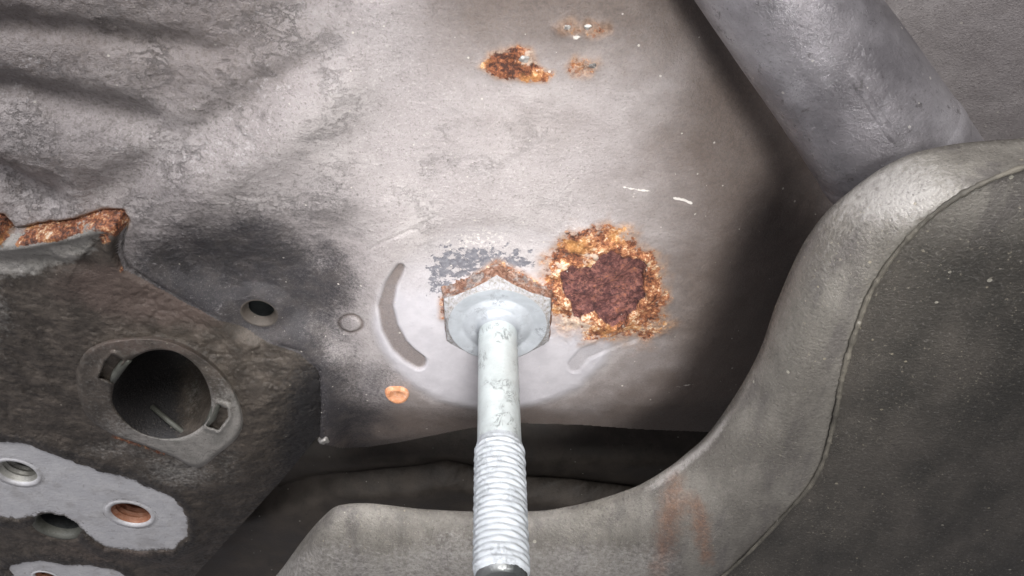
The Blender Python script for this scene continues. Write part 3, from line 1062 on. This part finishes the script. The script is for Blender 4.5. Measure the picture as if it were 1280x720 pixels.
lump('weld_bead', 405, 550, zat(400, 545), 5.5, 7, 5, MAT_NIB, rail, .45, 3)
for k, (a, b, rx, ry) in enumerate(((655, 74, 5, 4), (741, 81, 4, 3.5), (735, 34, 5, 3.5), (709, 34, 3.5, 3))):
    lump('weld_nib', a, b, zat(a, b), rx, ry, 2.5, MAT_NIB, floor, .55, 11 + k)

# copper blanking plug
p = W(497, 492, zat(497, 492))
r = 14 * depth_at(497, 492, 0) / F_PX
lathe('copper_plug', [(r * 1.12, .0006), (r * 1.02, -.0009), (r * .9, -.0015), (r * .7, -.0013), (r * .45, -.0006), (.0001, -.0009)],
      p, MAT_COPPER_PLUG, floor, 40, .04)

# ------------------------------------------------------------------ far panel seen through the gap
rx_ = np.linspace(-.34, .32, 200)
ry_ = np.linspace(.045, .42, 170)
RX, RY = np.meshgrid(rx_, ry_, indexing='ij')
RPX, RPY = pix(RX, RY, .03)
RZ = .028 + .004 * fbm(RX, RY, .05, 4, 7) + .0
c1, _ = pdist(RPX, RPY, [(250, 640), (420, 594), (500, 586), (560, 578), (640, 592), (720, 600), (800, 612), (900, 620)])
up = RPY - np.interp(RPX, [250, 420, 500, 560, 640, 720, 800, 900], [640, 594, 586, 578, 592, 600, 612, 620])
RZ = RZ - .008 * sm(-2, 5, up) + .004 * np.exp(-(c1 / 5) ** 2)
RZ = RZ + .02 * sm(575, 545, RPY)
mesh_obj('far_panel', np.stack([RX, RY, RZ], -1).reshape(-1, 3), grid_faces(200, 170)[:, ::-1], MAT_REAR, body)['label'] = 'dark brown panel behind the floor edge'

# ================================================================== bolt
bolt = thing('hex_bolt', 'long zinc plated hexagon bolt hanging from the rust stained boss', 'bolt', (0, 0, 0))
AF = 132 * .25 / F_PX
RC = AF / math.sqrt(3)
ZF = BOLT_FACE[2]
# hexagon: corners at +-y, chamfered face
N6 = 144


def hexr(a, rc):
    k = (a - math.pi / 2) % (math.pi / 3) - math.pi / 6
    return rc * math.cos(math.pi / 6) / math.cos(k)


rng = np.random.RandomState(4)
jit = rng.rand(N6) * .0005
fr = (rng.rand(N6, 5) - .5) * np.array([.0012, .0012, .0010, .0007, .0005])
v = []
for i in range(N6):
    a = 2 * math.pi * i / N6
    h = hexr(a, RC)
    cham = max(0, h - AF / 2 * 1.01) * .5
    col = [(h * 1.05 + fr[i, 0], .004), (h * 1.035 + fr[i, 1], -.0004), (h * 1.015 + fr[i, 2], -.0018), (h * 1.01 + fr[i, 3], -.0032), (h * 1.0 + fr[i, 4], -.0046),
           (h - jit[i] * .4, ZF + cham + .0008), (h - .0006 - jit[i], ZF + cham * .8 + .0001)]
    v += [(r * math.cos(a), r * math.sin(a), z) for r, z in col]
f = grid_faces(N6, 7, True)
j = np.arange(len(f)) % 6
mesh_obj('hex_flank', v, f[j < 5], MAT_RUSTBROWN, bolt, True)['label'] = 'rusty brown flanks of the hexagon'
mesh_obj('chamfer_edge', v, f[j == 5], MAT_WHITE_RIM, bolt, False)['label'] = 'chalky white chamfered edge of the hexagon'
v = []
ri_ = .0060
for i in range(N6):
    a = 2 * math.pi * i / N6
    h = hexr(a, RC) - .0006 - jit[i]
    cham = max(0, hexr(a, RC) - AF / 2 * 1.01) * .5
    rf = AF / 2 * .955
    col = [(h, ZF + cham * .8 + .0001), (max(rf + .0003, h * .985), ZF + cham * .7), (rf, ZF - .0001), (rf - .0004, ZF - .0006), (rf * .80, ZF - .0006), (rf * .74, ZF - .0002),
           (rf * .66, ZF - .0002), (rf * .62, ZF - .0009), (ri_ * 1.32, ZF - .0009), (ri_ * 1.17, ZF - .0012), (ri_ * 1.07, ZF - .0019), (ri_ * 1.02, ZF - .0029), (ri_, ZF - .0042)]
    v += [(r * math.cos(a), r * math.sin(a), z) for r, z in col]
f = grid_faces(N6, 13, True)
j = np.arange(len(f)) % 12
mesh_obj('chamfer', v, f[j < 3], MAT_WHITE_RIM, bolt)
mesh_obj('hex_face', v, f[j >= 3], MAT_ZINC_FACE, bolt)['label'] = 'pale blue grey washer face of the hexagon'

# shank, thread and point: leaning very slightly to the right
LEAN = np.array([.024, 0.0])


def bolt_ring(z, radii):
    n = len(radii)
    ox, oy = LEAN * (ZF - z)
    return [(ox + radii[k] * math.cos(2 * math.pi * k / n), oy + radii[k] * math.sin(2 * math.pi * k / n), z) for k in range(n)]


def z_for_row(py):
    """height of the bolt axis at a photo row"""
    lo, hi = -.12, 0.0
    for _ in range(50):
        mdl = (lo + hi) / 2
        if pix(0.0, 0.0, mdl)[1] > py:
            lo = mdl
        else:
            hi = mdl
    return (lo + hi) / 2


SEG = 64
Z_TH, Z_END = z_for_row(556), z_for_row(723)
R_TH = .0068
v = []
zz = np.linspace(ZF - .0041, Z_TH, 60)
for z in zz:
    v += bolt_ring(z, [ri_] * SEG)
nv = len(zz)
f = [(i * SEG + k, (i + 1) * SEG + k, (i + 1) * SEG + (k + 1) % SEG, i * SEG + (k + 1) % SEG) for i in range(nv - 1) for k in range(SEG)]
mesh_obj('shank', v, f, MAT_ZINC, bolt)
PITCH_T = .00162
v = []
zz = np.arange(Z_TH + .0006, Z_END, -.00022)
for i, z in enumerate(zz):
    fade = min(1, i / 14.0, (len(zz) - 1 - i) / 8.0)
    rad = []
    for k in range(SEG):
        u = ((z / PITCH_T) + k / SEG) % 1.0
        tri = min(1, max(0, 1.7 * (1 - abs(2 * u - 1)) - .25))
        r = R_TH - .00019 * (1 - tri) + .00006 * math.sin(k * 2.3 + z * 9000) + .00009 * math.sin(k * .71 + z * 2100)
        rad.append(ri_ * .995 * (1 - fade) + r * fade)
    v += bolt_ring(z, rad)
nv = len(zz)
f = [(i * SEG + k, (i + 1) * SEG + k, (i + 1) * SEG + (k + 1) % SEG, i * SEG + (k + 1) % SEG) for i in range(nv - 1) for k in range(SEG)]
mesh_obj('thread', v, f, MAT_ZINC_THREAD, bolt)['label'] = 'whitish rolled thread of the bolt'
v = []
tipz = [(Z_END + .0006, ri_ * 1.03), (Z_END - .0002, ri_ * 1.0), (Z_END - .0010, ri_ * .86), (Z_END - .0011, ri_ * .8), (Z_END - .0008, ri_ * .6), (Z_END - .0008, .0001)]
for z, r in tipz:
    v += bolt_ring(z, [r] * SEG)
nv = len(tipz)
f = [(i * SEG + k, (i + 1) * SEG + k, (i + 1) * SEG + (k + 1) % SEG, i * SEG + (k + 1) % SEG) for i in range(nv - 1) for k in range(SEG)]
mesh_obj('bolt_point', v, f, MAT_TIP, bolt)['label'] = 'dark shiny point of the bolt'

# ================================================================== exhaust pipe
pipe = thing('exhaust_pipe', 'smooth grey exhaust pipe running down behind the silencer at upper right', 'exhaust pipe')


def at_depth(px, py, d):
    return CAM + d * (FW + RT * (px - 640) / F_PX + UP * (360 - py) / F_PX)


RP_ = np.interp(np.arange(90) / 89.0 * 5, [0, 1, 3, 5], [.0144, .0147, .0167, .0168])
axis = smooth_line([at_depth(880, -150, .165), at_depth(980, 0, .170), at_depth(1052, 100, .177), at_depth(1118, 196, .185),
                    at_depth(1170, 262, .196), at_depth(1215, 300, .222)], 90)
tube('pipe_wall', axis, RP_, MAT_PIPE, pipe, 72, True)
# longitudinal weld seam and swaged collar
seam_pts = []
for i in range(0, 66):
    t = axis[min(i + 1, 89)] - axis[max(i - 1, 0)]
    t /= np.linalg.norm(t)
    tocam = CAM - axis[i]
    tocam -= t * tocam.dot(t)
    tocam /= np.linalg.norm(tocam)
    sidev = np.cross(tocam, t)
    if sidev[0] < 0:
        sidev = -sidev
    dirv = tocam * math.cos(.12) - sidev * math.sin(-.12)
    seam_pts.append(axis[i] + dirv * (RP_[i] - .00285))
tube('weld_seam', seam_pts[26:50], np.interp(np.arange(24), [0, 5, 18, 23], [.0026, .0030, .0030, .0026]), MAT_PIPE, pipe, 24, True, .0)
k0 = 52
RP = RP_[k0]
t = axis[k0 + 1] - axis[k0 - 1]
t /= np.linalg.norm(t)
tube('swage_ring', [axis[k0] + t * s for s in (-.003, -.0022, -.001, 0, .001, .0022, .003)], [RP * .99, RP * 1.006, RP * 1.014, RP * 1.016, RP * 1.014, RP * 1.006, RP * .99], MAT_PIPE, pipe, 72, False)

# ================================================================== silencer
sil = thing('exhaust_silencer', 'large dark grey silencer shell with curved welded seam and rust streak', 'silencer')
PAIRS = [((1480, 168), (1480, 172)), ((1380, 168), (1380, 182)), ((1280, 172), (1280, 207)), ((1182, 181), (1200, 242)), ((1110, 205), (1140, 290)), ((1040, 258), (1092, 355)),
         ((1000, 312), (1068, 415)), ((972, 375), (1052, 470)), ((948, 440), (1043, 520)), ((915, 500), (1022, 590)), ((868, 560), (978, 645)),
         ((800, 605), (900, 722)), ((720, 632), (800, 790)), ((640, 641), (680, 830)), ((540, 637), (540, 850)), ((440, 630), (420, 860)),
         ((400, 650), (340, 870)), ((345, 720), (280, 880)), ((285, 800), (225, 900))]
ZS, ZT = -.048, -.062
NT_ = 360
A = smooth_line([p[0] for p in PAIRS], NT_)
B = smooth_line([p[1] for p in PAIRS], NT_)
NB, NBOT = 46, 90
verts, ma = [], []
seamline = []
bd = np.array([.86, .5, 0]) * .30
for i in range(NT_):
    S = W(A[i, 0], A[i, 1], ZS)
    T = W(B[i, 0], B[i, 1], ZT)
    out = S - T
    out[2] = 0
    inn = -out / np.linalg.norm(out)
    K = np.array([S[0], S[1], ZT - .001]) - inn * .0015
    ray = S - CAM
    ray /= np.linalg.norm(ray[:2])
    rows = [S + np.array([ray[0] * a_, ray[1] * a_, ray[2] * a_ * b_]) for a_, b_ in ((.06, .35), (.03, .6), (.012, .8), (.004, .92))]
    for k in range(NB):
        u = k / (NB - 1)
        rows.append(S * (1 - u) ** 2 + K * 2 * u * (1 - u) + T * u * u)
    seamline.append(T)
    for k in range(1, NBOT):
        u = (k / (NBOT - 1)) ** 1.5
        rows.append(T + bd * u + np.array([0, 0, -.015 * math.sin(min(1, u * 2.2) * math.pi / 2)]))
    verts += rows
nrow = 4 + NB + NBOT - 1
V = np.array(verts)
vx, vy = pix(V[:, 0], V[:, 1], V[:, 2])
isbot = (np.arange(len(V)) % nrow) >= 4 + NB - 1
ln = fbm(V[:, 0], V[:, 1], .05, 4, 200)
V[:, 2] += .0006 * fbm(V[:, 0], V[:, 1], .02, 3, 210)
band_u = np.clip(((np.arange(len(V)) % nrow) - 4) / (NB - 1), 0, 1)
so = np.where(isbot, .62 + .38 * sm(230, 420, vy + ln * 60) + .1 * ln, .10 + .30 * blob(vx, vy, 960, 560, 90, 90) + .35 * blob(vx, vy, 1010, 430, 60, 120) + .28 * ln)  # dirt on the bottom, with light falloff painted into the same mask
so = np.where(isbot, so - .34 * blob(vx, vy, 1230, 240, 110, 60), so)  # painted paler at the better lit upper end
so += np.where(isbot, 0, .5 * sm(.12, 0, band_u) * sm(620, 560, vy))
li = np.where(isbot, 0, .75 * blob(vx, vy, 1120, 240, 110, 60) + .35 * blob(vx, vy, 1020, 350, 50, 70) + .55 * sm(640, 700, vy + ln * 40) * sm(900, 820, vx))  # flank brightness painted in where it faces the light
li = np.maximum(li, np.where(isbot, 0, .7 * np.exp(-((band_u - .08) / .09) ** 2) * sm(480, 540, vy) * sm(780, 830, vx)))  # painted highlight along the flank's upper edge
dr1, _ = pdist(vx, vy, [(842, 600), (838, 640), (828, 690), (815, 730)])
dr2, _ = pdist(vx, vy, [(868, 612), (876, 650), (884, 700)])
rs = np.where(isbot, 0, .66 * np.exp(-(dr1 / 18) ** 2) + .80 * np.exp(-(dr2 / 13) ** 2) * sm(600, 640, vy) + .30 * blob(vx, vy, 852, 645, 48, 55) + .35 * blob(vx, vy, 755, 710, 14, 24))
mask = np.stack([so, li, rs, 0 * so], -1)
fac = grid_faces(NT_, nrow)
fj = np.arange(len(fac)) % (nrow - 1)
flank_sel = fj < 4 + NB - 1


def sub(name, sel, parent):
    used, inv = np.unique(fac[sel], return_inverse=True)
    return mesh_obj(name, V[used], inv.reshape(-1, 4), MAT_SIL, parent, True, {'mask_a': mask[used]})


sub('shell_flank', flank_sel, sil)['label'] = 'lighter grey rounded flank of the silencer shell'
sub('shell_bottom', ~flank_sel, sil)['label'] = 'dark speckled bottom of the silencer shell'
rng = np.random.RandomState(9)
sr = .00055 * (1 + .7 * (np.convolve(rng.rand(NT_ + 8), np.ones(4) / 4, 'same')[4:-4] - .5))
tube('weld_seam', [p + np.array([0, 0, -.0004]) for p in seamline], sr, MAT_SEAM, sil, 8, False, .5)
